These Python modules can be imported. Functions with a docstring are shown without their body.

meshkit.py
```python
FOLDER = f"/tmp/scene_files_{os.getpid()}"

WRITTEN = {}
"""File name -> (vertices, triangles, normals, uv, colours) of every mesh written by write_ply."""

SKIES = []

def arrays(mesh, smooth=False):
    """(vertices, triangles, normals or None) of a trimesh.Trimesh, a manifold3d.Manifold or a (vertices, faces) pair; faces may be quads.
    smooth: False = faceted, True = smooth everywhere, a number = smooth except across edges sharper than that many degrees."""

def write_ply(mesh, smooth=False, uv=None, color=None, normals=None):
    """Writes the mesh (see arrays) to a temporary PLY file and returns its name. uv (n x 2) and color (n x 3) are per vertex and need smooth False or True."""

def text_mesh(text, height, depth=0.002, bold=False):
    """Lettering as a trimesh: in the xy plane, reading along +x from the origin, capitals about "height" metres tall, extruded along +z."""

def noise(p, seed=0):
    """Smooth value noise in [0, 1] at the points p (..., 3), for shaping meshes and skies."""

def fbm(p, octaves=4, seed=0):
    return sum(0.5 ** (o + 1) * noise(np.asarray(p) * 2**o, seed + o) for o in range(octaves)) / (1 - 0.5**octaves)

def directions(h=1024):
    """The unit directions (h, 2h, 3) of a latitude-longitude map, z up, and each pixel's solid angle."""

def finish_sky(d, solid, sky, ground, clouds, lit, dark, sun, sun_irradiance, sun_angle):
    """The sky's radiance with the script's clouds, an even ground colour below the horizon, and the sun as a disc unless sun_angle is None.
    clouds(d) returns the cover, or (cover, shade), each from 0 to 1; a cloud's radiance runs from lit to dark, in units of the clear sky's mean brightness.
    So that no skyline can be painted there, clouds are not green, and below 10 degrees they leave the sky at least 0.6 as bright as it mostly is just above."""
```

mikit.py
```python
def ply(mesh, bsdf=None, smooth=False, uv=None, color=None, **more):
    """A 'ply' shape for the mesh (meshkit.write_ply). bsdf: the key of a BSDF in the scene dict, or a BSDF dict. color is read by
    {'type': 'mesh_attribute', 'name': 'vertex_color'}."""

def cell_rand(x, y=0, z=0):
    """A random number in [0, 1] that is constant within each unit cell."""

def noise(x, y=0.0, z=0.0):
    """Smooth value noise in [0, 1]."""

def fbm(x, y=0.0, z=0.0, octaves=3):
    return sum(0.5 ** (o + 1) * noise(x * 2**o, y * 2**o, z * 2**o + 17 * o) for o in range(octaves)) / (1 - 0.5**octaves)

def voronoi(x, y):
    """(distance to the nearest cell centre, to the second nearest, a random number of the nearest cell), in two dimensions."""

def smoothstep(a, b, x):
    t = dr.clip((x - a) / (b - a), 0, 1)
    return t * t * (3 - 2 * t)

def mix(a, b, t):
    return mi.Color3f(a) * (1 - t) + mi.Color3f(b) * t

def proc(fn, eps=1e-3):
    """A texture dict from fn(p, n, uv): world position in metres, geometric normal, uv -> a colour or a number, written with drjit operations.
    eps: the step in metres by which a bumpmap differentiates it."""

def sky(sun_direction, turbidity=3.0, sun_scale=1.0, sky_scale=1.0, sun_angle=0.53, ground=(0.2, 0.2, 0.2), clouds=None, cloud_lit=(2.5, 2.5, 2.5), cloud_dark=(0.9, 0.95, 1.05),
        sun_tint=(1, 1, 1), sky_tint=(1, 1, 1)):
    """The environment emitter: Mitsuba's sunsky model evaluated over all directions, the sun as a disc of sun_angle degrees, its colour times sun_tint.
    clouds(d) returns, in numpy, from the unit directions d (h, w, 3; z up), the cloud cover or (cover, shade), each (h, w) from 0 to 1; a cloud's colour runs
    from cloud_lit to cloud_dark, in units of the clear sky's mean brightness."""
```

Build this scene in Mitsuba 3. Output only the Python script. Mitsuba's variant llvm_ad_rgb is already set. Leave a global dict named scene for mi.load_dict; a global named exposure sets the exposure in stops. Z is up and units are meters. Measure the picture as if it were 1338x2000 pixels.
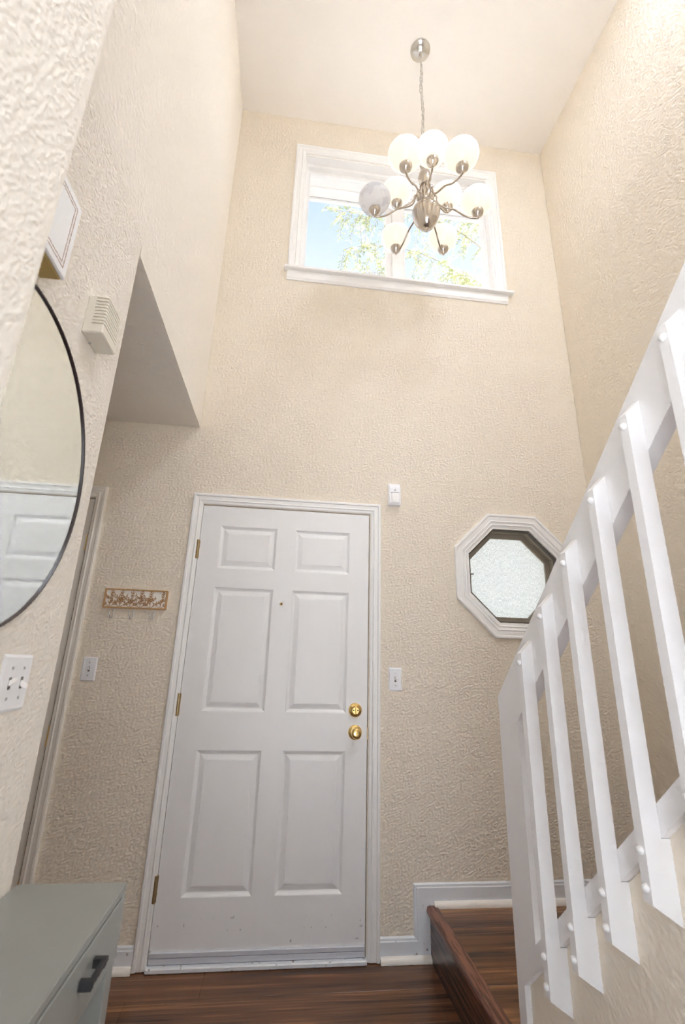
import math
import numpy as np
import trimesh
import manifold3d as m3
import shapely
from shapely.geometry import Polygon, box as sbox
import drjit as dr
import mitsuba as mi
import meshkit
import mikit
from mikit import noise, fbm, cell_rand, smoothstep, mix

# ------------------------------------------------------------------ camera, sky, exposure
scene, labels = {}, {}
T = mi.ScalarTransform4f
exposure = 0.95
EYE = np.array([0.48707, -2.56653, 1.25292])
YAW, PITCH, ROLL, FPX = 0.112341, 0.312694, 0.0285135, 921.337
_f = np.array([math.sin(YAW) * math.cos(PITCH), math.cos(YAW) * math.cos(PITCH), math.sin(PITCH)])
_r0 = np.array([math.cos(YAW), -math.sin(YAW), 0.0])
_u0 = np.cross(_r0, _f)
_r = _r0 * math.cos(ROLL) + _u0 * math.sin(ROLL)
_u = -_r0 * math.sin(ROLL) + _u0 * math.cos(ROLL)
_M = np.eye(4)
_M[:3, 0], _M[:3, 1], _M[:3, 2], _M[:3, 3] = -_r, _u, _f, EYE
scene['camera'] = {'type': 'thinlens', 'fov': 2 * math.degrees(math.atan(669 / FPX)), 'fov_axis': 'x', 'to_world': T(_M.tolist()),
                   'aperture_radius': 0.0022, 'focus_distance': 2.6, 'near_clip': 0.02, 'far_clip': 200.0}


def clouds(d):
    n = meshkit.fbm(d * np.array([3.0, 3.0, 6.0]), 4, seed=5)
    low = np.clip((0.85 - d[..., 2]) / 0.27, 0, 1)
    return np.clip(0.20 + np.clip((n - 0.42) * 1.2, 0, 1) * 0.25 + 0.95 * low, 0, .92)


scene['sky'] = mikit.sky((0.75, 0.02, 0.66), turbidity=3.0, sun_scale=14.0, sky_scale=5.7, ground=(0.62, 0.66, 0.74), clouds=clouds, cloud_lit=(0.86, 0.91, 0.96), cloud_dark=(0.8, 0.85, 0.9), sun_tint=(0.84, 0.97, 1.18))
SHADE_GLOW = (0.42, 0.36, 0.28)
BULB_GLOW = (19.0, 19.4, 19.8)
FILL_GLOW = (21.5, 23.8, 27.0)

# ------------------------------------------------------------------ helpers
def numbered(name):
    if name not in scene and not any(k == name or k.startswith(name + '__') for k in list(scene) + list(labels)):
        return name
    i = 1
    while f'{name}_{i:03d}' in scene or f'{name}_{i:03d}' in labels or any(k.startswith(f'{name}_{i:03d}__') for k in scene):
        i += 1
    return f'{name}_{i:03d}'


def numpart(parent, name):
    base = f'{parent}__{name}'
    if base not in scene:
        return base
    i = 1
    while f'{base}_{i:03d}' in scene:
        i += 1
    return f'{base}_{i:03d}'


def thing(name, label, cat, group=None):
    key = numbered(name)
    labels[key] = {'label': label, 'category': cat}
    if group:
        labels[key]['group'] = group
    return key


def struct(name, label=None):
    labels[name] = {'kind': 'structure'}
    if label:
        labels[name]['label'] = label
    return name


def obj(parent, name, mesh, mat, smooth=False, label=None, **more):
    key = numpart(parent, name) if name else parent
    scene[key] = mikit.ply(mesh, mat, smooth=smooth, **more)
    if label:
        labels[key] = {'label': label}
    return key


def reuse(parent, name, ply, label=None, mat=None, to_world=None):
    key = numpart(parent, name)
    d = dict(ply)
    if mat:
        d['bsdf'] = {'type': 'ref', 'id': mat}
    if to_world is not None:
        d['to_world'] = to_world
    scene[key] = d
    if label:
        labels[key] = {'label': label}
    return key


cat = trimesh.util.concatenate


def bx(x0, x1, y0, y1, z0, z1, c=0.0):
    x0, x1 = sorted((x0, x1)); y0, y1 = sorted((y0, y1)); z0, z1 = sorted((z0, z1))
    if c <= 0:
        m = trimesh.creation.box((x1 - x0, y1 - y0, z1 - z0))
        m.apply_translation(((x0 + x1) / 2, (y0 + y1) / 2, (z0 + z1) / 2))
        return m
    c = min(c, (x1 - x0) * .49, (y1 - y0) * .49, (z1 - z0) * .49)
    pts = []
    for ax in range(3):
        lo, hi = [x0 + c, y0 + c, z0 + c], [x1 - c, y1 - c, z1 - c]
        lo[ax], hi[ax] = (x0, y0, z0)[ax], (x1, y1, z1)[ax]
        pts += [(a, b, d) for a in (lo[0], hi[0]) for b in (lo[1], hi[1]) for d in (lo[2], hi[2])]
    return trimesh.convex.convex_hull(np.array(pts))


def extr(poly, a, b, axes):
    """extrude a shapely polygon; axes 'xz' (depth along y), 'yz' (depth along x), 'xy' (depth along z), from a to b."""
    a, b = min(a, b), max(a, b)
    m = trimesh.creation.extrude_polygon(poly, b - a, engine='earcut')
    v = m.vertices.copy()
    p, q, d = v[:, 0], v[:, 1], v[:, 2] + a
    m.vertices = {'xz': np.stack([p, d, q], 1), 'yz': np.stack([d, p, q], 1), 'xy': np.stack([p, q, d], 1)}[axes]
    m.fix_normals()
    return m


def lathe(profile, n=32, at=(0, 0, 0)):
    m = trimesh.creation.revolve(np.array(profile, float), sections=n)
    m.apply_translation(at)
    return m


def lathe_y(profile, n=32, at=(0, 0, 0)):
    """profile (r, depth) revolved about an axis towards -y."""
    m = trimesh.creation.revolve(np.array(profile, float), sections=n)
    m.apply_transform(trimesh.transformations.rotation_matrix(math.pi / 2, (1, 0, 0)))
    m.apply_translation(at)
    return m


def lathe_x(profile, n=32, at=(0, 0, 0), sign=1):
    m = trimesh.creation.revolve(np.array(profile, float), sections=n)
    m.apply_transform(trimesh.transformations.rotation_matrix(sign * math.pi / 2, (0, 1, 0)))
    m.apply_translation(at)
    return m


def spline(pts, n=24):
    from scipy.interpolate import CubicSpline
    p = np.array(pts, float)
    t = np.r_[0, np.cumsum(np.linalg.norm(np.diff(p, axis=0), axis=1))]
    return CubicSpline(t, p)(np.linspace(0, t[-1], n))


def tube(pts, r, sides=10, caps=True):
    p = np.array(pts, float)
    t = np.gradient(p, axis=0)
    t /= np.linalg.norm(t, axis=1, keepdims=True)
    a = np.cross(t[0], [0, 0, 1.0] if abs(t[0, 2]) < .9 else [1.0, 0, 0])
    rings = []
    rr = np.broadcast_to(r, (len(p),))
    for i in range(len(p)):
        a = a - t[i] * (a @ t[i])
        a /= np.linalg.norm(a)
        b = np.cross(t[i], a)
        ang = np.arange(sides) * 2 * math.pi / sides
        rings.append(p[i] + rr[i] * (np.cos(ang)[:, None] * a + np.sin(ang)[:, None] * b))
    v = np.vstack(rings)
    f = []
    for i in range(len(p) - 1):
        for j in range(sides):
            k = (j + 1) % sides
            f += [(i * sides + j, i * sides + k, (i + 1) * sides + k), (i * sides + j, (i + 1) * sides + k, (i + 1) * sides + j)]
    if caps:
        v = np.vstack([v, p[0], p[-1]])
        e = (len(p) - 1) * sides
        for j in range(sides):
            k = (j + 1) % sides
            f += [(len(v) - 2, k, j), (len(v) - 1, e + j, e + k)]
    m = trimesh.Trimesh(v, np.array(f), process=False)
    m.fix_normals()
    return m


def offset_path(P, t, closed):
    """P (n x 2), interior on the LEFT; points moved inwards by t with mitres."""
    P = np.array(P, float)
    n = len(P)
    out = []
    for i in range(n):
        d0 = P[i] - P[i - 1] if (closed or i > 0) else P[1] - P[0]
        d1 = P[(i + 1) % n] - P[i] if (closed or i < n - 1) else P[-1] - P[-2]
        d0 = d0 / np.linalg.norm(d0); d1 = d1 / np.linalg.norm(d1)
        n0, n1 = np.array([-d0[1], d0[0]]), np.array([-d1[1], d1[0]])
        b = n0 + n1
        out.append(P[i] + b * (t / (1 + n0 @ n1)))
    return np.array(out)


def moulding(P, prof, closed, to3):
    """One mesh per side of the path P; prof: list of (inset, height); to3(point2, height) -> xyz."""
    rings = [offset_path(P, t, closed) for t, _ in prof]
    n, k, out = len(P), len(prof), []
    for i in range(n if closed else n - 1):
        j = (i + 1) % n
        v = [to3(rings[q][i], prof[q][1]) for q in range(k)] + [to3(rings[q][j], prof[q][1]) for q in range(k)]
        f = []
        for q in range(k):
            w = (q + 1) % k
            f += [(q, w, k + w), (q, k + w, k + q)]
        tri = trimesh.creation.triangulate_polygon(Polygon(prof), engine='earcut')[1]
        tri = tri % k
        f += [tuple(x) for x in tri] + [tuple(k + x) for x in tri]
        m = trimesh.Trimesh(np.array(v), np.array(f), process=False)
        m.fix_normals()
        out.append(m)
    return out


front = lambda p, h: (p[0], -h, p[1])            # moulding on the front wall, standing out towards -y


def man(mesh):
    mesh = mesh.copy(); mesh.merge_vertices()
    return m3.Manifold(m3.Mesh(np.asarray(mesh.vertices, np.float32), np.asarray(mesh.faces, np.uint32)))


def unman(m):
    q = m.to_mesh()
    return trimesh.Trimesh(q.vert_properties[:, :3], q.tri_verts, process=False)


def srgb(r, g, b):
    c = np.array([r, g, b]) / 255.0
    return np.where(c <= .04045, c / 12.92, ((c + .055) / 1.055) ** 2.4).tolist()


def rgb(c):
    return {'type': 'rgb', 'value': list(map(float, c))}


def mat(name, color, rough=0.5, metallic=0.0, **more):
    base = color if isinstance(color, dict) else rgb(color)
    scene[name] = {'type': 'twosided', 'b': {'type': 'principled', 'base_color': base, 'roughness': rough, 'metallic': metallic, **more}}
    return name


def bumped(name, color, rough, height_fn, scale, eps=0.0012, **more):
    base = color if isinstance(color, dict) else rgb(color)
    scene[name] = {'type': 'bumpmap', 'scale': scale, 'arbitrary': mikit.proc(height_fn, eps),
                   'b': {'type': 'twosided', 'b': {'type': 'principled', 'base_color': base, 'roughness': rough, **more}}}
    return name


# ------------------------------------------------------------------ materials
def stucco(p, n, uv):
    a = noise(p.x * 95, p.y * 95, p.z * 120)
    b = noise(p.x * 210 + 9, p.y * 210, p.z * 240)
    return smoothstep(0.25, 0.75, a * 0.6 + b * 0.4)


WALL = srgb(229, 220, 206)
mat('paint_wall', WALL, 0.75, specular=0.3)
mat('paint_light_washed', srgb(228, 223, 216), 0.7, specular=0.3)  # wall beige whitened so the colour carries the cool light washing this side
bumped('paint_ceiling', srgb(246, 243, 239), 0.85, stucco, 0.0012, specular=0.2)
mat('trim_white', srgb(240, 240, 240), 0.35, specular=0.4)
mat('trim_cream', srgb(240, 236, 230), 0.4, specular=0.4)


def worn(p, n, uv):
    s = smoothstep(0.70, 0.78, fbm(p.x * 70, p.y * 70, p.z * 45, 3)) * smoothstep(0.32, 0.0, p.z)
    return mix(srgb(228, 232, 238), srgb(110, 96, 84), s * 0.7)


mat('trim_worn', mikit.proc(worn), 0.4, specular=0.4)


def doorpaint(p, n, uv):
    s = smoothstep(0.80, 0.86, fbm(p.x * 45, 3.0, p.z * 45, 3)) * smoothstep(0.35, 0.0, p.z)
    g = noise(p.x * 160, 1.0, p.z * 3)
    return mix(mix(srgb(238, 239, 241), srgb(237, 238, 240), g), srgb(120, 100, 88), s * 0.6)


mat('door_paint', mikit.proc(doorpaint), 0.35, specular=0.45)
mat('closet_paint', srgb(240, 236, 230), 0.5)  # plain cream paint of the closet door
mat('sweep_grey', srgb(200, 203, 212), 0.4)
mat('dark_gap', srgb(30, 28, 26), 0.8)
mat('brass', (0.82, 0.60, 0.25), 0.12, 1.0)
mat('old_brass', (0.42, 0.32, 0.18), 0.35, 1.0)
mat('nickel', (0.56, 0.51, 0.46), 0.17, 1.0)
mat('canopy_nickel', (0.66, 0.64, 0.61), 0.22, 1.0)
mat('chrome', (0.75, 0.76, 0.78), 0.1, 1.0)
mat('plastic_white', srgb(238, 240, 245), 0.3, specular=0.5)
mat('plastic_ivory', srgb(222, 218, 208), 0.4)
mat('plastic_bright', srgb(250, 250, 250), 0.3)
mat('slot_dark', srgb(90, 88, 84), 0.7)
mat('screw_grey', (0.45, 0.45, 0.46), 0.35, 0.8)
mat('chime_gold', srgb(188, 164, 104), 0.35)
mat('chime_line', srgb(150, 108, 78), 0.5)
mat('bronze', srgb(84, 80, 74), 0.4)
mat('bronze_light', srgb(146, 139, 126), 0.4)
mat('mirror_frame', srgb(52, 42, 44), 0.3)
scene['mirror_silver'] = {'type': 'twosided', 'b': {'type': 'conductor', 'specular_reflectance': rgb((0.86, 0.90, 0.90))}}
mat('console_grey', srgb(140, 144, 142), 0.3, specular=0.5, clearcoat=0.3, clearcoat_gloss=0.6)
mat('handle_black', srgb(32, 32, 36), 0.4)
scene['pane_glass'] = {'type': 'thindielectric', 'int_ior': 1.35}


def obscure(p, n, uv):
    a = noise(p.x * 480, p.y * 50, p.z * 480)
    b = noise(p.x * 230 + 4, p.y * 50, p.z * 230)
    return a * 0.6 + b * 0.4


def obscure_col(p, n, uv):
    v = smoothstep(0.25, 0.75, obscure(p, n, uv))
    return mix((0.52, 0.52, 0.47), (0.95, 0.94, 0.88), v)


scene['obscure_glass'] = {'type': 'principledthin', 'base_color': mikit.proc(obscure_col), 'roughness': 0.35, 'spec_trans': 0.35, 'diff_trans': 1.5, 'eta': 1.3}
scene['shade_lit'] = {'type': 'twosided', 'b': {'type': 'principled', 'base_color': rgb((0.5, 0.48, 0.45)), 'roughness': 0.3}}


def alabaster(p, n, uv):
    w = fbm(p.x * 22, p.y * 22, p.z * 22, 3)
    return mix((0.93, 0.93, 0.95), (0.78, 0.78, 0.82), smoothstep(0.48, 0.62, w))


scene['shade_unlit'] = {'type': 'principledthin', 'base_color': mikit.proc(alabaster), 'roughness': 0.25, 'spec_trans': 0.2, 'diff_trans': 1.1, 'eta': 1.4}


def wood(p, along, across, seed):
    q = across + 0.012 * noise(along * 3.1, across * 9, seed)
    band = fbm(along * 1.3, q * 26, seed, 3)
    fine = noise(along * 9, q * 420, seed)
    mid = noise(along * 4.0 + 7, q * 120, seed)
    v = dr.clip(band * 0.75 + mid * 0.32 + fine * 0.16 - 0.12, 0, 1)
    dark = mix(srgb(50, 31, 18), srgb(96, 62, 37), smoothstep(0.25, 0.55, v))
    return mix(dark, srgb(152, 106, 66), smoothstep(0.52, 0.85, v))


def walnut(p, n, uv):
    s = cell_rand(dr.floor(p.y / 0.19), dr.floor((p.z + 1.05) / 0.1)) * 40
    return wood(p, p.x + s, p.y, s)


mat('walnut_floor', mikit.proc(walnut), 0.28, specular=0.5, clearcoat=0.25, clearcoat_gloss=0.8)


def nose_wood(p, n, uv):
    w = fbm(p.y * 9, (p.x + p.z) * 150, 2.0, 3)
    return mix(srgb(84, 52, 40), srgb(126, 84, 66), smoothstep(0.3, 0.7, w))


mat('nosing_wood', mikit.proc(nose_wood), 0.35, specular=0.5)


def riser_wood(p, n, uv):
    w = fbm(p.y * 5, p.z * 130, 4.0, 3)
    return mix(srgb(40, 24, 16), srgb(86, 52, 34), smoothstep(0.3, 0.7, w))


mat('riser_wood', mikit.proc(riser_wood), 0.25, specular=0.5, clearcoat=0.3)


def rack_wood(p, n, uv):
    w = fbm(p.x * 12, p.z * 160, 1.0, 3)
    return mix(srgb(168, 130, 88), srgb(194, 158, 114), w)


mat('rack_wood', mikit.proc(rack_wood), 0.5)
mat('rack_carved', srgb(158, 118, 76), 0.55)
mat('rack_white', srgb(238, 234, 226), 0.6)
mat('eave_white', srgb(226, 226, 226), 0.6)
mat('roof_dark', srgb(90, 84, 80), 0.9)
mat('bark', srgb(150, 140, 122), 0.9)
scene['leaf'] = {'type': 'principledthin', 'base_color': rgb((0.36, 0.41, 0.22)), 'roughness': 0.5, 'diff_trans': 1.0}
scene['leaf_pale'] = {'type': 'principledthin', 'base_color': rgb((0.52, 0.52, 0.30)), 'roughness': 0.5, 'diff_trans': 1.0}
mat('paving_grey', srgb(104, 104, 106), 0.95)
mat('rail_white', srgb(236, 236, 238), 0.35, specular=0.4)

# ------------------------------------------------------------------ room shell
def relief(us, vs, to3, holes, amp=0.0029, cu=0.0058, cv=0.0044, seed=0, fade=None):
    """sprayed plaster texture: a grid over (u, v) standing out by its relief; to3(u, v, h) -> xyz arrays."""
    U, V = np.meshgrid(us, vs)
    n = meshkit.noise(np.stack([U / cu, V / cv, 0 * U], -1), seed) * .82 + meshkit.noise(np.stack([U / (cu * 2.3), V / (cv * 2.3), 0 * U], -1), seed + 1) * .18
    h = np.clip((n - .25) / .5, 0, 1)
    h = h * h * (3 - 2 * h) * amp
    if fade is not None:                      # the plaster thins out towards a corner bead
        h = h * np.clip(fade(U, V) / .012, 0, 1)
    P = np.stack(to3(U, V, h), -1).reshape(-1, 3)
    nu, nv = len(us), len(vs)
    a = (np.arange(nv - 1)[:, None] * nu + np.arange(nu - 1)[None]).ravel()
    cu_, cv_ = ((U[:-1, :-1] + U[1:, 1:]) / 2).ravel(), ((V[:-1, :-1] + V[1:, 1:]) / 2).ravel()
    keep = np.ones(len(a), bool)
    for g in holes:
        keep &= ~shapely.contains_xy(g, cu_, cv_)
    a = a[keep]
    f = np.vstack([np.stack([a, a + 1, a + nu + 1], 1), np.stack([a, a + nu + 1, a + nu], 1)])
    m = trimesh.Trimesh(P, f, process=False)
    m.remove_unreferenced_vertices()
    return m


def grade(a, b, s0, s1):
    """spacing growing from s0 at a to s1 at b."""
    n = int(2 * (b - a) / (s0 + s1)) + 1
    t = np.linspace(0, 1, n)
    return a + (b - a) * (s0 * t + (s1 - s0) * t * t / 2) / ((s0 + s1) / 2)


XL, XR, ZC = -0.077, 2.313, 5.252       # left wall, right wall, ceiling
YO, SZ = -1.242, 2.551                  # near edge of the alcove opening and its head height
XN, YN2 = 0.15, -2.048                   # nearer wall on the left
BACK = -3.7
D_L, D_R, D_T = -0.005, 0.937, 2.082    # front door opening
K_R, K_T = -0.574, 2.082                # closet door opening, right side and head
W_L, W_R, W_B, W_T = 0.424, 1.834, 3.79, 4.884
OX, OZ = 1.789, 1.771                   # octagon centre


def octagon(ap):
    r = ap / math.cos(math.pi / 8)
    return [(OX + r * math.cos(math.pi / 8 + k * math.pi / 4), OZ + r * math.sin(math.pi / 8 + k * math.pi / 4)) for k in range(8)]


wf = Polygon([(-1.55, -0.1), (XR + .12, -0.1), (XR + .12, ZC + .1), (-1.55, ZC + .1)])
for hole in (sbox(D_L, -0.2, D_R, D_T), sbox(K_R - .78, -0.2, K_R, K_T), sbox(W_L, W_B, W_R, W_T), Polygon(octagon(0.283))):
    wf = wf.difference(hole)
struct('wall_front', 'beige textured front wall with the entrance door and two windows')
obj('wall_front', None, extr(wf, 0.0, 0.14, 'xz'), 'paint_wall')
hl = [sbox(D_L - .01, -1, D_R + .01, D_T + .01), sbox(-2, -1, K_R + .01, K_T + .01), sbox(W_L - .01, W_B - .05, W_R + .01, W_T + .01), Polygon(octagon(.29)), sbox(-2, SZ + .02, XL - .01, 9), sbox(1.2, -1, 9, .2)]
pl = relief(np.arange(-.80, XR, .0041), np.r_[np.arange(0, 2.4, .0034), grade(2.4, ZC, .0034, .0062)], lambda u, v, h: (u, -.0003 - h, v), hl, seed=1)
labels[obj('wall_front', 'plaster', pl, 'paint_wall', smooth=True)] = {'label': 'beige sprayed plaster texture'}
struct('wall_left')
wl = Polygon([(YN2 - .05, 0), (YO, 0), (YO, SZ), (0, SZ), (0, ZC), (YN2 - .05, ZC)])
obj('wall_left', None, extr(wl, XL - .12, XL, 'yz'), 'paint_light_washed')
onx = lambda u, v, h: (XL + .0003 + h, u, v)
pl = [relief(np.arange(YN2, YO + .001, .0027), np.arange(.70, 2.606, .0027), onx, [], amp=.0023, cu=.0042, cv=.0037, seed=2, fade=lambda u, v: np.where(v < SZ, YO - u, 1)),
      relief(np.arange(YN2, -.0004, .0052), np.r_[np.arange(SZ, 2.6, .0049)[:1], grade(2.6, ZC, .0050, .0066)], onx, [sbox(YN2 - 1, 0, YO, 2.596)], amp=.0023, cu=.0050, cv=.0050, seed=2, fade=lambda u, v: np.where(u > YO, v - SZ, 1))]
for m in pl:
    obj('wall_left', 'plaster', m, 'paint_light_washed', smooth=True)
struct('wall_near', 'close textured wall corner at the left edge')
obj('wall_near', None, cat([bx(XL - .12, XN, -2.50, YN2, 0, ZC), bx(XL - .12, XN, BACK, -2.50, 2.45, ZC)]), 'paint_light_washed')
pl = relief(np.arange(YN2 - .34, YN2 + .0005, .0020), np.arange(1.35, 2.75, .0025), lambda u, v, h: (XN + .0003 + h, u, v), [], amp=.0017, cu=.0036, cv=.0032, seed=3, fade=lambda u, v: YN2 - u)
obj('wall_near', 'plaster', pl, 'paint_light_washed', smooth=True)
struct('wall_back')
obj('wall_back', None, bx(XL - .12, XR + .12, BACK - .12, BACK, 2.45, ZC), 'paint_wall')
struct('wall_right')
obj('wall_right', None, bx(XR, XR + .12, BACK, 0, -.05, ZC), 'paint_wall')
pl = relief(np.arange(-1.55, -.0004, .0055), np.r_[np.arange(.30, 2.6, .0046), grade(2.6, ZC, .005, .0085)], lambda u, v, h: (XR - .0003 - h, u, v), [], seed=4)
obj('wall_right', 'plaster', pl, 'paint_wall', smooth=True)
struct('ceiling')
obj('ceiling', None, bx(XL - .12, XR + .12, BACK, 0, ZC, ZC + .1), 'paint_ceiling')
struct('ceiling_alcove')
obj('ceiling_alcove', None, bx(-1.55, XL - .12, YO - .12, 0, SZ, SZ + .1), 'paint_light_washed')
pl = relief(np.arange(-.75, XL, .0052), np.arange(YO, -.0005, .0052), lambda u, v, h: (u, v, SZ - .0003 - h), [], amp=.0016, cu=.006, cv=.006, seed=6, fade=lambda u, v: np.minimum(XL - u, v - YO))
obj('ceiling_alcove', 'plaster', pl, 'paint_light_washed', smooth=True)
struct('wall_alcove')
obj('wall_alcove', None, cat([bx(-1.67, -1.55, YO - .12, 0, 0, SZ), bx(-1.55, XL - .12, YO - .12, YO, 0, SZ)]), 'paint_light_washed')

# floor: laminate boards laid across the hall
struct('floor', 'dark walnut laminate floor')
obj('floor', None, cat([bx(-1.67, 1.30, BACK, 0.14, -0.06, -0.012), bx(-3.2, -1.67, BACK, -2.5, -0.06, -0.012)]), 'dark_gap')
rng = np.random.default_rng(7)
nrow = int(math.ceil(-BACK / 0.19))
for i in range(nrow):
    y1, y0 = -0.19 * i - 0.0004, max(BACK, -0.19 * (i + 1) + 0.0004)
    cut = -1.55 - rng.random() * 1.0
    while cut < 1.236:
        a, b = max(cut + .0008, -1.549), min(cut + 1.21, 1.236)
        if b - a > 0.02:
            obj('floor', 'plank', bx(a, b, y0, y1, -0.012, 0.0, 0.0006), 'walnut_floor')
        cut += 1.21

# ------------------------------------------------------------------ front door
CAS = [(0, 0), (0, .017), (.004, .020), (.012, .020), (.016, .015), (.030, .013), (.036, .016), (.041, .012), (.050, .010), (.054, .007), (.054, 0)]
struct('trim_1', 'white moulded casing round the entrance door')
for m in moulding([(D_R + .061, 0.004), (D_R + .061, D_T + .060), (D_L - .054, D_T + .060), (D_L - .054, 0.004)], [(t * 1.06, h) for t, h in CAS], False, front):
    obj('trim_1', 'casing', m, 'trim_white')
# jamb lining and stop behind the slab
jm = [bx(D_L, D_R, .048, .10, D_T - .03, D_T), bx(D_L, D_L + .03, .048, .10, 0, D_T), bx(D_R - .03, D_R, .048, .10, 0, D_T), bx(D_L - .03, D_R + .03, .10, .15, 0, D_T + .05)]
obj('trim_1', 'jamb', cat(jm), 'dark_gap')

struct('door_1', 'white six panel entrance door with brass knob')
S_L, S_R, S_B, S_T = 0.000, 0.9325, 0.022, 2.0765
px_ = (0.106, 0.415, 0.515, 0.824)
qz = (1.965, 1.727, 1.627, 1.017, 0.845, 0.254)
slab = sbox(S_L, S_B, S_R, S_T)
panels = [(px_[a], qz[b + 1], px_[a + 1], qz[b]) for a in (0, 2) for b in (0, 2, 4)]
for p in panels:
    slab = slab.difference(sbox(*p))
obj('door_1', 'frame', cat([extr(slab, 0.0, 0.030, 'xz'), bx(S_L, S_R, .030, .044, S_B, S_T)]), 'door_paint')
steps = [(0, 0.0), (.004, -.0015), (.008, -.006), (.014, -.010), (.018, -.011), (.040, -.0035), (.0425, -.0035), (.0435, -.0012)]


def raised(x0, z0, x1, z1):
    v, f = [], []
    for t, d in steps:
        v += [(x0 + t, -d, z0 + t), (x1 - t, -d, z0 + t), (x1 - t, -d, z1 - t), (x0 + t, -d, z1 - t)]
    for i in range(len(steps) - 1):
        for k in range(4):
            a, b = 4 * i + k, 4 * i + (k + 1) % 4
            f += [(a, b, b + 4), (a, b + 4, a + 4)]
    e = 4 * (len(steps) - 1)
    f += [(e, e + 1, e + 2), (e, e + 2, e + 3)]
    return trimesh.Trimesh(np.array(v, float), np.array(f), process=False)


for p in panels:
    obj('door_1', 'panel', raised(*p), 'door_paint')
obj('door_1', 'bottom_sweep', cat([bx(S_L + .004, S_R - .002, -.010, 0, .046, .064, .002), bx(S_L + .004, S_R - .002, -.008, 0, .022, .044, .002)]), 'sweep_grey', label='grey weather strip along the foot of the door')
for zc in (1.825, 1.046, 0.291):
    h = lathe([(0, -.052), (.0035, -.052), (.0075, -.050), (.0075, .050), (.0035, .052), (0, .052)], 12, (-.005, -.008, zc))
    rings = [lathe([(.0077, z - .0006), (.0082, z), (.0077, z + .0006)], 12, (-.005, -.008, zc)) for z in (-.03, -.01, .01, .03)]
    obj('door_1', 'hinge', cat([h] + rings + [bx(-.012, .004, -.002, .004, zc - .05, zc + .05)]), 'old_brass', smooth=40, label='worn brass hinge')
db = obj('door_1', 'deadbolt', lathe_y([(0, 0), (.034, 0), (.034, .004), (.031, .010), (.022, .013), (.022, .015), (.019, .024), (.016, .027), (0, .027)], 40, (.870, 0, 1.034)), 'brass', smooth=30, label='round brass deadbolt above the knob')
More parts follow.
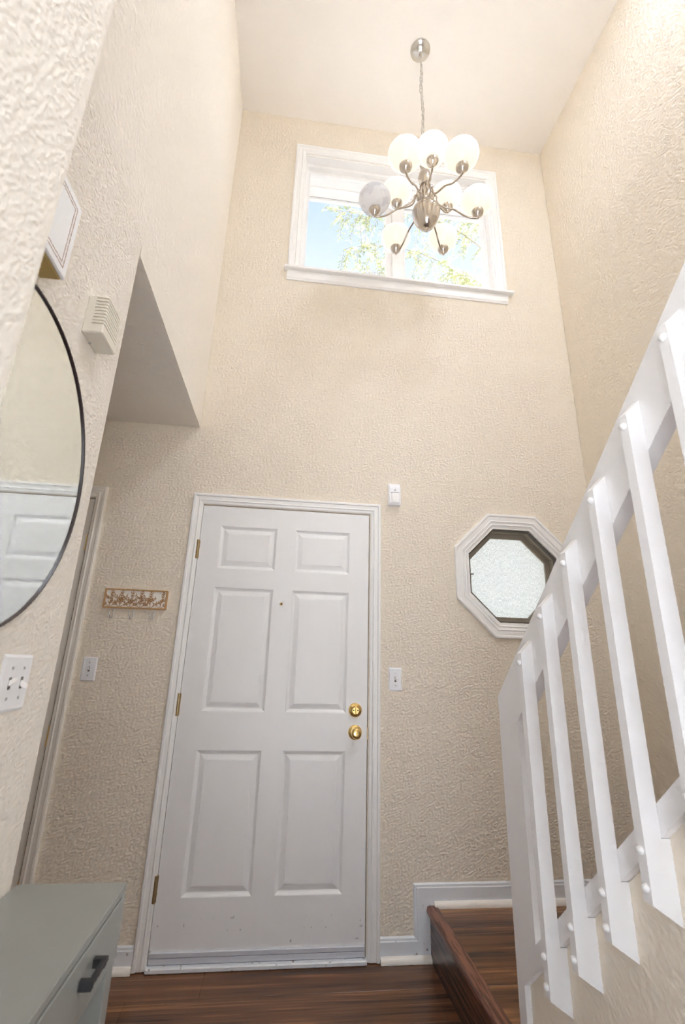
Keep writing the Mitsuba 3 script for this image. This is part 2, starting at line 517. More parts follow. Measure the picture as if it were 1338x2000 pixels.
obj(db, 'screw', cat([lathe_y([(0, 0), (.0032, 0), (.0032, .002), (0, .0025)], 12, (.870 + s, -.027, 1.035)) for s in (-.0105, .0105)]), 'dark_gap')
obj(db, 'thumb_turn', cat([bx(.866, .874, -.034, -.027, 1.018, 1.050, .002)]), 'brass')
kn = obj('door_1', 'knob', lathe_y([(0, .062), (.012, .063), (.019, .061), (.0235, .058), (.026, .052), (.0255, .045), (.021, .037), (.014, .031), (.012, .022), (.012, .010), (0, .010)], 40, (.871, 0, .931)), 'brass', smooth=40, label='round polished brass door knob')
obj(kn, 'rosette', lathe_y([(0, 0), (.034, 0), (.0345, .003), (.032, .008), (.024, .012), (.013, .013), (0, .013)], 40, (.871, 0, .931)), 'brass', smooth=30)
obj(kn, 'turn_button', lathe_y([(0, .068), (.004, .068), (.005, .066), (.005, .055), (0, .055)], 16, (.871, 0, .931)), 'brass', smooth=30)
pe = obj('door_1', 'peephole', lathe_y([(.004, .0035), (.006, .0045), (.0085, .004), (.009, 0), (.004, 0)], 24, (.463, 0, 1.551)), 'old_brass', smooth=40, label='small brass peephole')
obj(pe, 'lens', lathe_y([(0, .003), (.003, .0025), (.0045, .001), (.0045, 0)], 16, (.463, 0, 1.551)), 'dark_gap')
obj('door_1', 'latch_plate', bx(.9325, .9368, -.003, .02, .90, .955), 'old_brass')
obj('door_1', 'threshold_strip', bx(-.004, D_R + .002, -.030, .05, .001, .020, .004), 'trim_worn', label='white painted wooden threshold strip')

# closet door beyond the left wall
struct('trim_2', 'white moulded casing round the closet door')
for m in moulding([(-.517, 0.004), (-.517, K_T + .060), (K_R - .83, K_T + .060)], [(t * 1.06, h) for t, h in CAS], False, front):
    obj('trim_2', 'casing', m, 'trim_cream')
obj('trim_2', 'jamb', cat([bx(K_R - .80, K_R, .075, .14, 0, K_T), bx(K_R - .004, K_R, 0, .075, 0, K_T)]), 'dark_gap')
struct('door_2', 'plain pale closet door seen edge on beside the left wall')
obj('door_2', 'slab', bx(K_R - .775, K_R - .008, .012, .05, .012, K_T - .006, .002), 'closet_paint')
for zc in (1.83, 0.90, 0.28):
    obj('door_2', 'hinge', lathe([(0, -.045), (.006, -.045), (.006, .045), (0, .045)], 12, (K_R - .004, .004, zc)), 'brass', smooth=40, label='small brass hinge')

# ------------------------------------------------------------------ baseboards on the front wall
BB = [(0, 0), (0, .004), (.006, .009), (.014, .010), (.018, .0125), (.088, .0125), (.088, 0)]
QR = [(0, 0)] + [(.020 * math.cos(a), .024 * math.sin(a)) for a in np.linspace(0, math.pi / 2, 7)]
struct('baseboard_front', 'white worn baseboard along the front wall')
for m in moulding([(-.059, .093), (-.516, .093)], BB, False, front):
    obj('baseboard_front', 'board', m, 'trim_worn')
for m in moulding([(2.31, .293), (1.156, .293), (1.156, .093), (.999, .093)], BB, False, front):
    obj('baseboard_front', 'board', m, 'trim_worn')


def quarter(x0, x1, z):
    pr = Polygon([(-.0125 - a, z + b) for a, b in QR])
    return extr(pr, x0, x1, 'yz')


obj('baseboard_front', 'quarter_round', quarter(-.516, -.060, .001), 'trim_cream')
obj('baseboard_front', 'quarter_round', quarter(1.000, 1.232, .001), 'trim_cream')
obj('baseboard_front', 'quarter_round', quarter(1.252, 2.30, .2005), 'trim_cream')

# ------------------------------------------------------------------ high window
WC = [(0, 0), (0, .016), (.006, .020), (.016, .020), (.022, .014), (.044, .012), (.050, .016), (.056, .012), (.070, .008), (.070, 0)]
struct('window_1', 'wide white framed slider window high on the front wall')
for m in moulding([(W_R + .073, W_B - .002), (W_R + .073, W_T + .078), (W_L - .072, W_T + .078), (W_L - .072, W_B - .002)], [(t * 1.05, h) for t, h in WC], False, front):
    obj('window_1', 'casing', m, 'trim_white')
obj('window_1', 'stool', bx(W_L - .092, W_R + .110, -.045, .085, W_B - .022, W_B, .004), 'trim_white')
obj('window_1', 'apron', extr(Polygon([(0, W_B - .022), (-.018, W_B - .022), (-.018, W_B - .078), (-.013, W_B - .088), (-.011, W_B - .094), (0, W_B - .094)]), W_L - .070, W_R + .074, 'yz'), 'trim_white')
jb = [bx(W_L, W_R, 0, .10, W_T - .012, W_T), bx(W_L, W_L + .012, 0, .10, W_B, W_T), bx(W_R - .012, W_R, 0, .10, W_B, W_T)]
obj('window_1', 'jamb', cat(jb), 'trim_white')
fr = sbox(W_L + .012, W_B, W_R - .012, W_T - .012)
fr = fr.difference(sbox(W_L + .030, W_B + .03, W_R - .030, W_T - .045))
obj('window_1', 'frame', extr(fr, .058, .12, 'xz'), 'trim_white')
XM0, XM1 = 1.050, 1.182
for nm, a, b, y0, y1, wl_, wr_ in (('sash', W_L + .030, XM0 + .055, .085, .115, .008, .052), ('sash', XM0 + .045, W_R - .030, .062, .085, .085, .022)):
    P = sbox(a, W_B + .030, b, W_T - .045).difference(sbox(a + wl_, W_B + .065, b - wr_, W_T - .068))
    sk = obj('window_1', nm, extr(P, y0, y1, 'xz'), 'trim_white')
    obj(sk, 'glazing_bead', extr(sbox(a + wl_ - .002, W_B + .063, b - wr_ + .002, W_T - .066).difference(sbox(a + wl_ + .006, W_B + .071, b - wr_ - .006, W_T - .074)), y0 - .004, y0 + .01, 'xz'), 'trim_white')
    obj(sk, 'pane', trimesh.Trimesh([(a + wl_, y0 + .015, W_B + .06), (b - wr_, y0 + .015, W_B + .06), (b - wr_, y0 + .015, W_T - .06), (a + wl_, y0 + .015, W_T - .06)], [(0, 1, 2), (0, 2, 3)], process=False), 'pane_glass')

# ------------------------------------------------------------------ octagon window
struct('window_2', 'small octagonal window with obscured glass beside the stairs')
OC = [(0, 0), (0, .018), (.004, .021), (.012, .021), (.018, .016), (.040, .014), (.045, .017), (.052, .012), (.060, .010), (.064, .013), (.072, .008), (.078, .006), (.078, 0)]
for m in moulding(octagon(.358), OC, True, front):
    obj('window_2', 'casing', m, 'trim_white')
obj('window_2', 'reveal', extr(Polygon(octagon(.284)).difference(Polygon(octagon(.272))), -.004, .03, 'xz'), 'trim_white')
obj('window_2', 'frame', extr(Polygon(octagon(.278)).difference(Polygon(octagon(.262))), .012, .032, 'xz'), 'bronze', label='dark bronze metal frame')
obj('window_2', 'lit_liner', extr(Polygon(octagon(.278)).difference(Polygon(octagon(.2625))), .032, .100, 'xz'), 'bronze_light')  # inner depth of the bronze frame, its lit tone put into the colour
obj('window_2', 'sash', extr(Polygon(octagon(.2624)).difference(Polygon(octagon(.237))), .080, .100, 'xz'), 'bronze_light')
obj('window_2', 'bead', extr(Polygon(octagon(.2405)).difference(Polygon(octagon(.2335))), .076, .088, 'xz'), 'bronze_light')
og = np.array(octagon(.236))
obj('window_2', 'pane', trimesh.Trimesh(np.c_[og[:, 0], np.full(8, .088), og[:, 1]], [(0, i, i + 1) for i in range(1, 7)], process=False), 'obscure_glass', label='pebbled obscured glass pane')
obj('window_2', 'latch', bx(OX - .245, OX - .232, .03, .05, OZ - .002, OZ + .006, .001), 'screw_grey')

# ------------------------------------------------------------------ landing, stairs and knee wall
st = thing('stair_landing', 'low walnut landing step with a rounded nosing beside the front door', 'step')
obj(st, 'core', bx(1.238, XR - .012, -.86, -.001, 0, .187), 'dark_gap')
obj(st, 'riser', bx(1.232, 1.240, -.86, -.013, 0, .176), 'riser_wood', label='dark stained riser')
nz = Polygon([(1.240, .172), (1.228, .172), (1.220, .176), (1.2165, .184), (1.2165, .196), (1.220, .204), (1.228, .208), (1.262, .208), (1.2665, .2055), (1.268, .200), (1.268, .187), (1.240, .187)])
obj(st, 'nosing', extr(nz, -.86, -.0128, 'xz'), 'nosing_wood', smooth=35, label='reddish brown rounded nosing')
for i in range(5):
    y1, y0 = min(-.0128, -.19 * i - .0006), max(-.86, -.19 * (i + 1) + .0006)
    if y1 - y0 > .02:
        obj(st, 'plank', bx(1.268, XR - .012, y0, y1, .187, .2005, .001), 'walnut_floor')
YB, SP, MS = -1.095, 0.148, 0.862
zs = lambda y: MS * (YB - y)
XO, XB, XU, XW = 1.225, 1.264, 1.303, 1.284
RUN = .22
sc_ = thing('staircase', 'walnut stairs climbing behind the white railing', 'stairs')
for i in range(12):
    y1 = -.86 - RUN * i
    z1 = .2005 + .1897 * (i + 1) - .012
    obj(sc_, 'riser', bx(1.392, XR - .012, y1 - .012, y1 - .001, z1 - .18, z1 - .02), 'riser_wood')
    obj(sc_, 'tread', bx(1.392, XR - .012, y1 - RUN - .012, y1 + .018, z1 - .03, z1, .008), 'nosing_wood')
YEND = -3.66
struct('wall_stairs', 'low beige wall closing the side of the stairs')
ZD = .546
kw = Polygon([(-.866, 0), (-.866, ZD + zs(-.866) - .001), (YEND, ZD + zs(YEND) - .001), (YEND, 0)])
kw = Polygon([(-.834, 0), (-.834, ZD + zs(-.834) - .001), (YEND, ZD + zs(YEND) - .001), (YEND, 0)])
obj('wall_stairs', None, extr(kw, XW, XW + .10, 'yz'), 'paint_wall')
pl = relief(np.arange(-2.0, -.834, .0042), np.arange(.15, 1.35, .0036), lambda u, v, h: (XW - .0002 - h * .8, u, v), [Polygon([(-.5, ZD + zs(-.5)), (-3, ZD + zs(-3)), (-3, 9), (-.5, 9)])], seed=5)
obj('wall_stairs', 'plaster', pl, 'paint_wall', smooth=True)

rl = thing('stair_railing', 'white painted stair railing of square balusters bolted to sloping boards', 'railing')
YP, YPR = -.830, -.968
YT = -3.6
obj(rl, 'upper_rail', extr(Polygon([(YP, 1.203 + zs(YP)), (YP, 1.389 + zs(YP)), (YT, 1.389 + zs(YT)), (YT, 1.203 + zs(YT))]), XB, XU, 'yz'), 'rail_white')
obj(rl, 'lower_rail', extr(Polygon([(YPR + .001, ZD + zs(YPR)), (YPR + .001, .606 + zs(YPR)), (YT, .606 + zs(YT)), (YT, ZD + zs(YT))]), XB, XU, 'yz'), 'rail_white')
obj(rl, 'end_post', extr(Polygon([(YP, .205), (YP, 1.203 + zs(YP) - .0005), (YPR, 1.203 + zs(YPR) - .0005), (YPR, ZD + zs(YPR)), (YPR + .092, ZD + zs(YPR + .092) - .0), (YPR + .092, .205)]), XB, XU - .001, 'yz'), 'rail_white')
zlo = lambda y: ZD + zs(y)
H = .0125
bal = None
for k in range(15):
    y = YB - k * SP
    a, b = y + H, y - H                      # far and near face
    zb = zs(y)
    nt = zlo(a) - zb                         # notch height, relative; it follows the slope of the lower board
    prof = [(XO, .444), (XW - .001, .407), (XW - .001, nt - .0015), (XB - .0004, nt - .0015), (XB - .0004, 1.341), (XO, 1.302)]
    m = extr(Polygon([(p, z + zb) for p, z in prof]), b, a, 'xz')
    v = m.vertices.copy()
    sel = (np.abs(v[:, 2] - (nt - .0015 + zb)) < 1e-6) & (v[:, 1] < y)
    v[sel, 2] += MS * (a - b)
    m.vertices = v
    bk = obj(rl, 'baluster', m, 'rail_white')
    for z in (1.275, .533, .469):
        obj(bk, 'bolt', lathe_x([(0, .009), (.004, .0085), (.007, .006), (.0085, .002), (.0085, 0), (0, 0)], 14, (XO, y, z + zb), sign=-1), 'rail_white', smooth=40)

# ------------------------------------------------------------------ chandelier
CX, CY = 1.1578, -0.5416
ch = thing('chandelier', 'brushed nickel chandelier with nine round glass shades hanging from a chain', 'chandelier')
obj(ch, 'canopy', lathe([(0, -.034), (.020, -.033), (.036, -.026), (.050, -.022), (.060, -.012), (.066, -.010), (.067, 0), (0, 0)], 40, (CX, CY, ZC)), 'canopy_nickel', smooth=30, label='round nickel ceiling canopy')
obj(ch, 'canopy_hook', cat([lathe([(0, -.075), (.008, -.072), (.010, -.060), (.008, -.045), (.005, -.034), (0, -.034)], 16, (CX, CY, ZC))]), 'nickel', smooth=30)
ztop, zbot = ZC - .070, 4.255
n_link = 26
pitch = (ztop - zbot) / n_link
links = []
rng = np.random.default_rng(3)
for i in range(n_link):
    t = np.linspace(0, 2 * math.pi, 17)
    hh, ww = pitch * .70, .0100
    p = np.stack([ww * np.cos(t), 0 * t, hh * np.sin(t)], 1)
    a = (i % 2) * math.pi / 2 + .5 + .25 * rng.normal()
    R = np.array([[math.cos(a), -math.sin(a), 0], [math.sin(a), math.cos(a), 0], [0, 0, 1]])
    sway = .004 * math.sin(i * .55)
    c = np.array([CX + sway, CY, ztop - pitch * (i + .5)])
    links.append(tube(p @ R.T + c, .0024, 6, False))
ck = obj(ch, 'chain', cat(links), 'canopy_nickel', smooth=60, label='nickel chain of small links')
obj(ch, 'cord', tube(spline([(CX + .006 * math.sin(i * .9), CY + .004 * math.cos(i), ztop - (ztop - zbot) * i / 12) for i in range(13)], 60), .0011, 6), 'canopy_nickel')
col = [(0, 4.262), (.010, 4.260), (.014, 4.245), (.010, 4.225), (.018, 4.212), (.026, 4.190), (.028, 4.165), (.022, 4.135), (.014, 4.118), (.022, 4.112), (.034, 4.095), (.040, 4.065),
       (.036, 4.035), (.024, 4.010), (.020, 4.004), (.032, 4.000), (.033, 3.992), (.024, 3.988), (.026, 3.94), (.030, 3.935), (.047, 3.925), (.052, 3.905), (.047, 3.880), (.036, 3.868), (.036, 3.832), (.030, 3.828), (0, 3.828)]
obj(ch, 'column', lathe([(r, z) for r, z in col[::-1]], 36, (CX, CY, 0)), 'nickel', smooth=35, label='turned nickel centre column')
bowl = [(0, 3.665), (.012, 3.665), (.030, 3.674), (.050, 3.695), (.068, 3.727), (.079, 3.765), (.082, 3.787), (.076, 3.806), (.060, 3.820), (.044, 3.826), (.040, 3.830), (0, 3.830)]
obj(ch, 'bowl', lathe(bowl, 40, (CX, CY, 0)), 'nickel', smooth=35, label='nickel acorn shaped bowl at the bottom')
obj(ch, 'finial', lathe([(0, 3.640), (.006, 3.641), (.009, 3.648), (.006, 3.655), (.008, 3.662), (.012, 3.667), (0, 3.668)], 20, (CX, CY, 0)), 'nickel', smooth=35)
arm_low = spline([(.052, 3.925), (.064, 3.915), (.067, 3.882), (.082, 3.846), (.115, 3.828), (.165, 3.812), (.205, 3.780), (.245, 3.756), (.285, 3.748), (.301, 3.752)], 40)
arm_up = spline([(.028, 3.985), (.046, 3.980), (.052, 3.955), (.066, 3.928), (.092, 3.915), (.125, 3.906), (.155, 3.900), (.1805, 3.910)], 32)
cup = [(0, -.006), (.006, -.004), (.009, .004), (.014, .010), (.022, .018), (.031, .028), (.035, .042), (.035, .050), (.030, .052), (.018, .050), (0, .046)]
shade_out = [(.031, .046), (.050, .055), (.071, .078), (.087, .104), (.0940, .128), (.0930, .146), (.0850, .164), (.070, .177), (.056, .182)]
shade_in = [(r - .004, z + .002) for r, z in shade_out[::-1]]
shade_m = lathe(shade_out + shade_in, 48)
shade_m.fix_normals()
ply_shade = {}
for nm in ('shade_lit', 'shade_unlit'):
    ply_shade[nm] = mikit.ply(lathe(shade_out, 48) if nm == 'shade_lit' else lathe(shade_out, 48), nm, smooth=60)
ply_cup = mikit.ply(lathe(cup, 28), 'nickel', smooth=35)
ply_bulb = mikit.ply(lathe([(0, .05), (.012, .05), (.013, .075), (.025, .092), (.029, .106), (.024, .124), (.010, .134), (0, .135)], 24), 'plastic_bright', smooth=60)
for ring, n, R, ph, z0, arm in (('low', 6, .3013, -.1279 - math.pi / 2 - math.pi / 6, 3.752, arm_low), ('up', 3, .1805, -.0649 - math.pi / 2, 3.910, arm_up)):
    for k in range(n):
        a = ph + k * 2 * math.pi / n
        ca, sa = math.cos(a), math.sin(a)
        ak = obj(ch, 'arm', tube([(CX + r * ca, CY + r * sa, z) for r, z in arm], .0052, 10), 'nickel', smooth=60)
        tw = T().translate([CX + R * ca, CY + R * sa, z0])
        ck = reuse(ch, 'shade_holder', ply_cup, to_world=tw)
        unlit = ring == 'low' and k == 5
        sk = reuse(ch, 'shade', ply_shade['shade_unlit' if unlit else 'shade_lit'], to_world=tw, label='unlit pale marbled glass shade' if unlit else 'glowing frosted glass shade')
        if not unlit:
            scene[sk]['emitter'] = {'type': 'area', 'radiance': rgb(SHADE_GLOW)}
        bk = reuse(ch, 'bulb', ply_bulb, to_world=tw)
        if not unlit:
            scene[bk]['emitter'] = {'type': 'area', 'radiance': rgb(BULB_GLOW)}

# unseen fill lights added above the stairwell behind the camera, shaped as flush lamps
for lx, ly, how in ((1.95, -1.60, 'the one nearest the entrance'), (1.95, -2.45, 'the middle one'), (1.95, -3.30, 'the one farthest from the entrance')):
    cl = thing('added_fill_lamp', 'round fill light added out of view above the stairwell, ' + how, 'added fill light', 'added fill lights above the stairwell')
    obj(cl, 'base', lathe([(0, -.02), (.19, -.02), (.195, -.012), (.195, 0), (0, 0)], 40, (lx, ly, ZC)), 'canopy_nickel', smooth=30)
    dk = obj(cl, 'diffuser', lathe([(0, -.07), (.06, -.067), (.12, -.052), (.16, -.034), (.172, -.0205)], 40, (lx, ly, ZC)), 'shade_lit', smooth=60)
    scene[dk]['emitter'] = {'type': 'area', 'radiance': rgb(FILL_GLOW)}

# ------------------------------------------------------------------ things on the walls
def toggle_parts(sw, x, z, up, face):
    """toggle with its slot; face 'y' = front wall (towards -y), 'x' = left wall (towards +x)."""
    t = 1 if up else -1
    slot = bx(x - .005, x + .005, -.0068, -.004, z - .012, z + .012)
    lever = trimesh.convex.convex_hull(np.array([(x + a, -.006 - d, z + t * c + h) for a in (-.0038, .0038) for d, c, hs in ((0, 0, .006), (.014, .008, .0035)) for h in (-hs, hs)]))
    scr = [lathe_y([(0, .0085), (.003, .008), (.0035, .006), (0, .006)], 12, (x, 0, z + s * .030)) for s in (-1, 1)]
    out = {'slot': (slot, 'slot_dark'), 'toggle': (lever, 'plastic_bright'), 'screw': (scr[0], 'screw_grey'), 'screw2': (scr[1], 'screw_grey')}
    for nm, (m, mt) in out.items():
        if face == 'x':
            v = m.vertices.copy()
            m.vertices = np.stack([XL - v[:, 1], v[:, 0], v[:, 2]], 1)
            m.fix_normals()
        obj(sw, nm.rstrip('2'), m, mt, smooth=30 if 'screw' in nm else False)


def plate(x0, x1, z0, z1):
    b = .006
    v = [(x0, 0, z0), (x1, 0, z0), (x1, 0, z1), (x0, 0, z1), (x0, -.002, z0), (x1, -.002, z0), (x1, -.002, z1), (x0, -.002, z1),
         (x0 + b, -.0065, z0 + b), (x1 - b, -.0065, z0 + b), (x1 - b, -.0065, z1 - b), (x0 + b, -.0065, z1 - b)]
    return trimesh.convex.convex_hull(np.array(v))


sw = thing('light_switch', 'white single toggle switch plate on the wall right of the entrance door', 'light switch')
obj(sw, 'plate', plate(1.0445, 1.114, 1.1295, 1.2445), 'plastic_white')
toggle_parts(sw, 1.0795, 1.187, True, 'y')
sw = thing('light_switch', 'white single toggle switch plate below the hook board', 'light switch')
obj(sw, 'plate', plate(-.484, -.4145, 1.1425, 1.2555), 'plastic_white')
toggle_parts(sw, -.449, 1.199, True, 'y')
sw = thing('light_switch', 'white double toggle switch plate on the left wall below the round mirror', 'light switch')
m = plate(-1.488, -1.372, 1.140, 1.2545)
v = m.vertices.copy()
m.vertices = np.stack([XL - v[:, 1], v[:, 0], v[:, 2]], 1); m.fix_normals()
obj(sw, 'plate', m, 'plastic_white')
toggle_parts(sw, -1.453, 1.197, True, 'x')
toggle_parts(sw, -1.407, 1.197, False, 'x')

# motion sensor
ms = thing('motion_sensor', 'small white motion sensor on the wall above right of the door', 'motion sensor')
prof = Polygon([(0, 2.140), (-.036, 2.140), (-.042, 2.152), (-.040, 2.235), (-.034, 2.262), (-.022, 2.275), (0, 2.278)])
body = extr(prof, 1.041, 1.111, 'yz')
rb = trimesh.convex.convex_hull(np.vstack([extr(prof, 1.047, 1.105, 'yz').vertices, np.array([(x, y * .86, z) for x in (1.0405, 1.1115) for y, z in list(prof.exterior.coords)[:-1]])]))
obj(ms, 'body', rb, 'plastic_white', smooth=20)
ang = np.linspace(-.9, .9, 13)
lens = np.array([(1.0765 + .027 * math.sin(a) / math.sin(.9), -.038 - .010 * (math.cos(a) - math.cos(.9)) / (1 - math.cos(.9))) for a in ang])
lp = Polygon(list(map(tuple, lens)) + [(1.1035, -.03), (1.0495, -.03)])
obj(ms, 'lens', extr(lp, 2.156, 2.210, 'xy'), 'plastic_bright', smooth=30, label='curved white lens window')
obj(ms, 'brow', extr(Polygon([(1.048, -.036), (1.105, -.036), (1.098, -.046), (1.0765, -.050), (1.055, -.046)]), 2.211, 2.215, 'xy'), 'sweep_grey')
obj(ms, 'indicator', bx(1.0750, 1.0785, -.0425, -.038, 2.224, 2.233), 'slot_dark')

# hook board with carved leaves
kr = thing('key_rack', 'carved light wood hook board with white leaf pattern and three chrome hooks', 'key rack')
KX0, KX1, KZ0, KZ1 = -.434, -.124, 1.495, 1.592
obj(kr, 'board', bx(KX0, KX1, -.014, 0, KZ0, KZ1, .001), 'rack_wood')
obj(kr, 'frame', extr(sbox(KX0, KZ0, KX1, KZ1).difference(sbox(KX0 + .008, KZ0 + .007, KX1 - .008, KZ1 - .007)), -.021, -.013, 'xz'), 'rack_wood')
obj(kr, 'inlay', bx(KX0 + .008, KX1 - .008, -.0155, -.013, KZ0 + .007, KZ1 - .007), 'rack_white', label='white painted ground behind the leaves')
rng = np.random.default_rng(11)
leaf_meshes, clip = [], sbox(KX0 + .0085, KZ0 + .0075, KX1 - .0085, KZ1 - .0075)


def leafshape(x, z, a, L, w):
    t = np.linspace(0, 1, 9)
    up = np.stack([t * L, w * np.sin(math.pi * t ** .8)], 1)
    dn = np.stack([t[::-1] * L, -w * np.sin(math.pi * t[::-1] ** .8)], 1)
    p = np.vstack([up, dn[1:-1]])
    c, s = math.cos(a), math.sin(a)
    return Polygon(p @ np.array([[c, s], [-s, c]]) + (x, z)).buffer(0)


shapes = []
for i, bxp in enumerate(np.linspace(KX0 + .03, KX1 - .03, 6)):
    for j, lean in enumerate((-.85, .05, .9)):
        a0 = math.pi / 2 - lean + rng.normal() * .08
        x, z = bxp + lean * .006, KZ0 + .008
        pts = [(x, z)]
        for s in range(7):
            a = a0 - lean * .05 * s
            x += .0125 * math.cos(a); z += .0125 * math.sin(a)
            pts.append((x, z))
            for sd in (-1, 1):
                if rng.random() < .75:
                    shapes.append(leafshape(x, z, a + sd * (.5 + .2 * rng.random()), .015 + .006 * rng.random(), .0019))
        shapes.append(shapely.LineString(pts).buffer(.0010, quad_segs=2))
u = shapely.unary_union(shapes).intersection(clip).simplify(.0003)
for g in getattr(u, 'geoms', [u]):
    if g.geom_type == 'Polygon' and g.area > 4e-6:
        leaf_meshes.append(extr(g, -.0185, -.015, 'xz'))
lk = obj(kr, 'carved_leaves', cat(leaf_meshes), 'rack_carved', label='raised brown leaf carving')
labels[lk]['kind'] = 'stuff'
for hx in (-.375, -.279, -.179):
    p = spline([(hx, -.014, KZ0 - .002), (hx, -.014, KZ0 - .030), (hx - .002, -.016, KZ0 - .046), (hx - .006, -.024, KZ0 - .053), (hx - .010, -.034, KZ0 - .046), (hx - .014, -.040, KZ0 - .024)], 26)
    obj(kr, 'hook', cat([tube(p, .0026, 8), trimesh.creation.icosphere(2, .0048).apply_translation(p[-1])]), 'chrome', smooth=50)

# round mirror
mr = thing('round_mirror', 'round wall mirror with a thin dark frame on the left wall above the console', 'mirror')
MC, MR = (XL, -1.675, 1.632), .355
obj(mr, 'frame', lathe_x([(MR - .005, 0), (MR, 0), (MR, .009), (MR - .001, .0105), (MR - .004, .0105), (MR - .005, .009), (MR - .005, 0)], 128, MC), 'mirror_frame', smooth=30, label='thin dark frame')
obj(mr, 'glass', lathe_x([(0, .002), (MR - .0048, .002), (MR - .0048, .006), (0, .006)], 128, MC), 'mirror_silver', label='silvered mirror glass')

# door chime
dc = thing('door_chime', 'white and gold door chime box on the left wall above the round mirror', 'door chime')
CY0, CY1, CZ0, CZ1 = -1.905, -1.690, 2.016, 2.214
obj(dc, 'box', bx(XL, XL + .043, CY0, CY1, CZ0, CZ1, .003), 'chime_gold', label='gold coloured box sides')
obj(dc, 'front_plate', bx(XL + .043, XL + .051, CY0, CY1, CZ0, CZ1, .003), 'plastic_white', label='white front plate')
for ins in (.018, .026):
    fr = sbox(CY0 + ins, CZ0 + ins, CY1 - ins, CZ1 - ins)
    obj(dc, 'border_line', extr(fr.difference(fr.buffer(-.0016, join_style=2)), XL + .0505, XL + .0515, 'yz'), 'chime_line')

# slotted alarm box
ab = thing('alarm_sounder', 'ivory box with louvre slots on the left wall right of the round mirror', 'alarm box')
AY0, AY1, AZ0, AZ1, AX = -1.488, -1.392, 2.045, 2.158, XL + .053
box_m = man(bx(XL + .0005, AX, AY0, AY1, AZ0, AZ1, .003))
cut = m3.Manifold()
for i in range(9):
    z = AZ0 + .026 + i * .0098
    cut += man(bx(AX - .005, AX + .01, AY0 - .01, AY1 - .008, z, z + .0036)) + man(bx(XL + .022, AX + .01, AY0 - .01, AY0 + .005, z, z + .0036))
obj(ab, 'cover', unman(box_m - cut), 'plastic_ivory', smooth=20)
obj(ab, 'screw', lathe([(0, -.003), (.003, -.0025), (.0035, 0), (0, 0)], 12, (XL + .006, -1.44, AZ0)), 'screw_grey', smooth=30)

# ------------------------------------------------------------------ console table
ct = thing('console_table', 'slim grey console table with drawers against the left wall', 'console table')
TX0, TX1, TY0, TY1, TZ = XL + .004, .165, -2.035, -1.222, .763
obj(ct, 'top', bx(TX0, TX1, TY0, TY1, TZ - .017, TZ, .0015), 'console_grey')
ap = [bx(TX1 - .012, TX1 - .001, TY0 + .004, TY1 - .004, .630, .652, .001), bx(TX0, TX1 - .001, TY1 - .022, TY1 - .004, .630, .745, .001), bx(TX0, TX1 - .001, TY0 + .004, TY0 + .022, .630, .745, .001),
      bx(TX1 - .012, TX1 - .001, -1.672, -1.652, .630, .745, .001), bx(TX0, TX0 + .018, TY0 + .02, TY1 - .02, .630, .745, .001), bx(TX0, TX1 - .012, TY0 + .02, TY1 - .02, .634, .640)]
obj(ct, 'frame', cat(ap), 'console_grey')
for y0, y1, hy in ((-1.649, -1.225, -1.433), (-2.013, -1.675, -1.844)):
    dk = obj(ct, 'drawer', bx(TX1 - .014, TX1 + .001, y0, y1, .655, .7425, .0015), 'console_grey')
    hw = .034
    hm = cat([bx(TX1 + .001, TX1 + .024, hy + s * hw - .006, hy + s * hw + .006, .692, .708, .001) for s in (-1, 1)] + [bx(TX1 + .016, TX1 + .026, hy - hw - .006, hy + hw + .006, .699, .708, .001)])
    obj(dk, 'handle', hm, 'handle_black', label='black bar pull')
for x0, y0 in ((TX1 - .050, TY1 - .052), (TX0 + .002, TY1 - .052), (TX1 - .050, TY0 + .006), (TX0 + .002, TY0 + .006)):
    obj(ct, 'leg', bx(x0, x0 + .046, y0, y0 + .046, 0, .632, .002), 'console_grey')

# ------------------------------------------------------------------ outside: eave, ground and a tree
ev = thing('roof_eave', 'white soffit of the roof eave outside the high window', 'eave')
for i in range(3):
    obj(ev, 'soffit_board', bx(-1.5, 3.6, .142 + .085 * i, .142 + .085 * i + .082, 4.965, 4.98, .003), 'eave_white')
obj(ev, 'fascia', bx(-1.5, 3.6, .398, .425, 4.945, 5.16, .004), 'eave_white')
obj(ev, 'rafter_strip', bx(-1.5, 3.6, .30, .33, 4.952, 4.966, .003), 'eave_white')
obj(ev, 'roof_edge', bx(-1.5, 3.6, .14, .46, 5.16, 5.20), 'roof_dark')
obj(struct('driveway'), None, bx(-30, 30, .3, 60, -.4, -.3), 'paving_grey')
tr = thing('tree', 'tall feathery tree with yellow green leaves outside the high window', 'tree')
rng = np.random.default_rng(21)
obj(tr, 'trunk', tube(spline([(6.2, 6.4, -.3), (6.0, 6.2, 3), (5.6, 5.9, 6.5), (5.2, 5.6, 9.5), (4.8, 5.4, 12.0)], 30), np.linspace(.22, .07, 30), 10), 'bark', smooth=60)
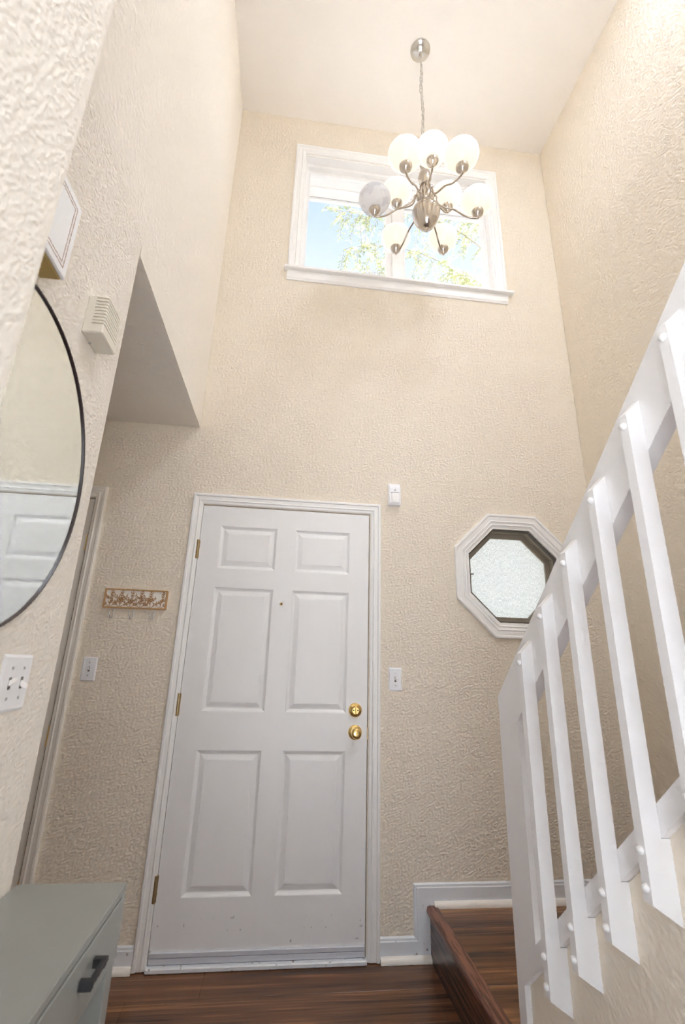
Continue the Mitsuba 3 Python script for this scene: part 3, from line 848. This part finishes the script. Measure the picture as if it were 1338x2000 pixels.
limbs = [[(5.5, 5.8, 7.4), (4.3, 5.3, 8.9), (3.0, 5.0, 9.5), (1.9, 4.9, 9.5), (1.2, 4.8, 9.2)],
         [(5.2, 5.6, 9.3), (4.0, 5.2, 10.4), (2.8, 5.0, 10.6), (1.7, 4.9, 10.4), (.95, 4.8, 10.15)],
         [(5.6, 5.8, 6.8), (4.4, 5.2, 8.0), (3.2, 5.0, 8.6), (2.2, 4.9, 8.8), (1.5, 4.8, 8.6)],
         [(5.6, 5.8, 6.6), (4.8, 5.2, 8.0), (4.2, 5.0, 8.8), (3.7, 4.9, 9.1), (3.5, 4.8, 9.0)],
         [(5.2, 5.6, 9.6), (4.0, 5.3, 11.2), (2.8, 5.1, 11.4), (2.0, 5.0, 11.0)]]
leafs = {0: [], 1: []}


def add_leaf(c, d, L, w, which):
    side = np.cross(d, rng.normal(size=3)); side /= np.linalg.norm(side)
    leafs[which].append(np.array([c, c + d * L * .5 + side * w, c + d * L, c + d * L * .5 - side * w]))


twigs = []
for lb in limbs:
    sp_ = spline(lb, 40)
    obj(tr, 'branch', tube(sp_, np.linspace(.020, .004, 40), 7), 'bark', smooth=60)
    for i in range(12, 40):
        for q in range(2):
            base = sp_[i]
            d = np.array([rng.normal() * .5 - .35, rng.normal() * .5, rng.normal() * .35 - .30]); d /= np.linalg.norm(d)
            L = .30 + .35 * rng.random()
            tw = [base + d * L * t + np.array([0, 0, -.16 * t * t]) for t in np.linspace(0, 1, 6)]
            twigs.append(tube(tw, .004, 4, False))
            for t in np.linspace(.15, 1, 12):
                c = base + d * L * t + np.array([0, 0, -.16 * t * t])
                for sd in (-1, 1):
                    lat = np.cross(d, [0, 0, 1.0]); lat /= np.linalg.norm(lat)
                    dd = lat * sd + d * .6 + np.array([0, 0, -.35]) + rng.normal(size=3) * .25
                    dd /= np.linalg.norm(dd)
                    add_leaf(c, dd, .085 + .05 * rng.random(), .013, int(rng.random() < .5))
obj(tr, 'twig', cat(twigs), 'bark')
labels[tr + '__twig'] = {'kind': 'stuff'}
for w, nm in ((0, 'leaf'), (1, 'leaf_pale')):
    q = np.array(leafs[w])
    v = q.reshape(-1, 3)
    i = np.arange(len(q))[:, None] * 4
    f = np.vstack([i + [0, 1, 2], i + [0, 2, 3]])
    k_ = obj(tr, 'foliage', trimesh.Trimesh(v, f, process=False), nm)
    labels[k_] = {'kind': 'stuff'}
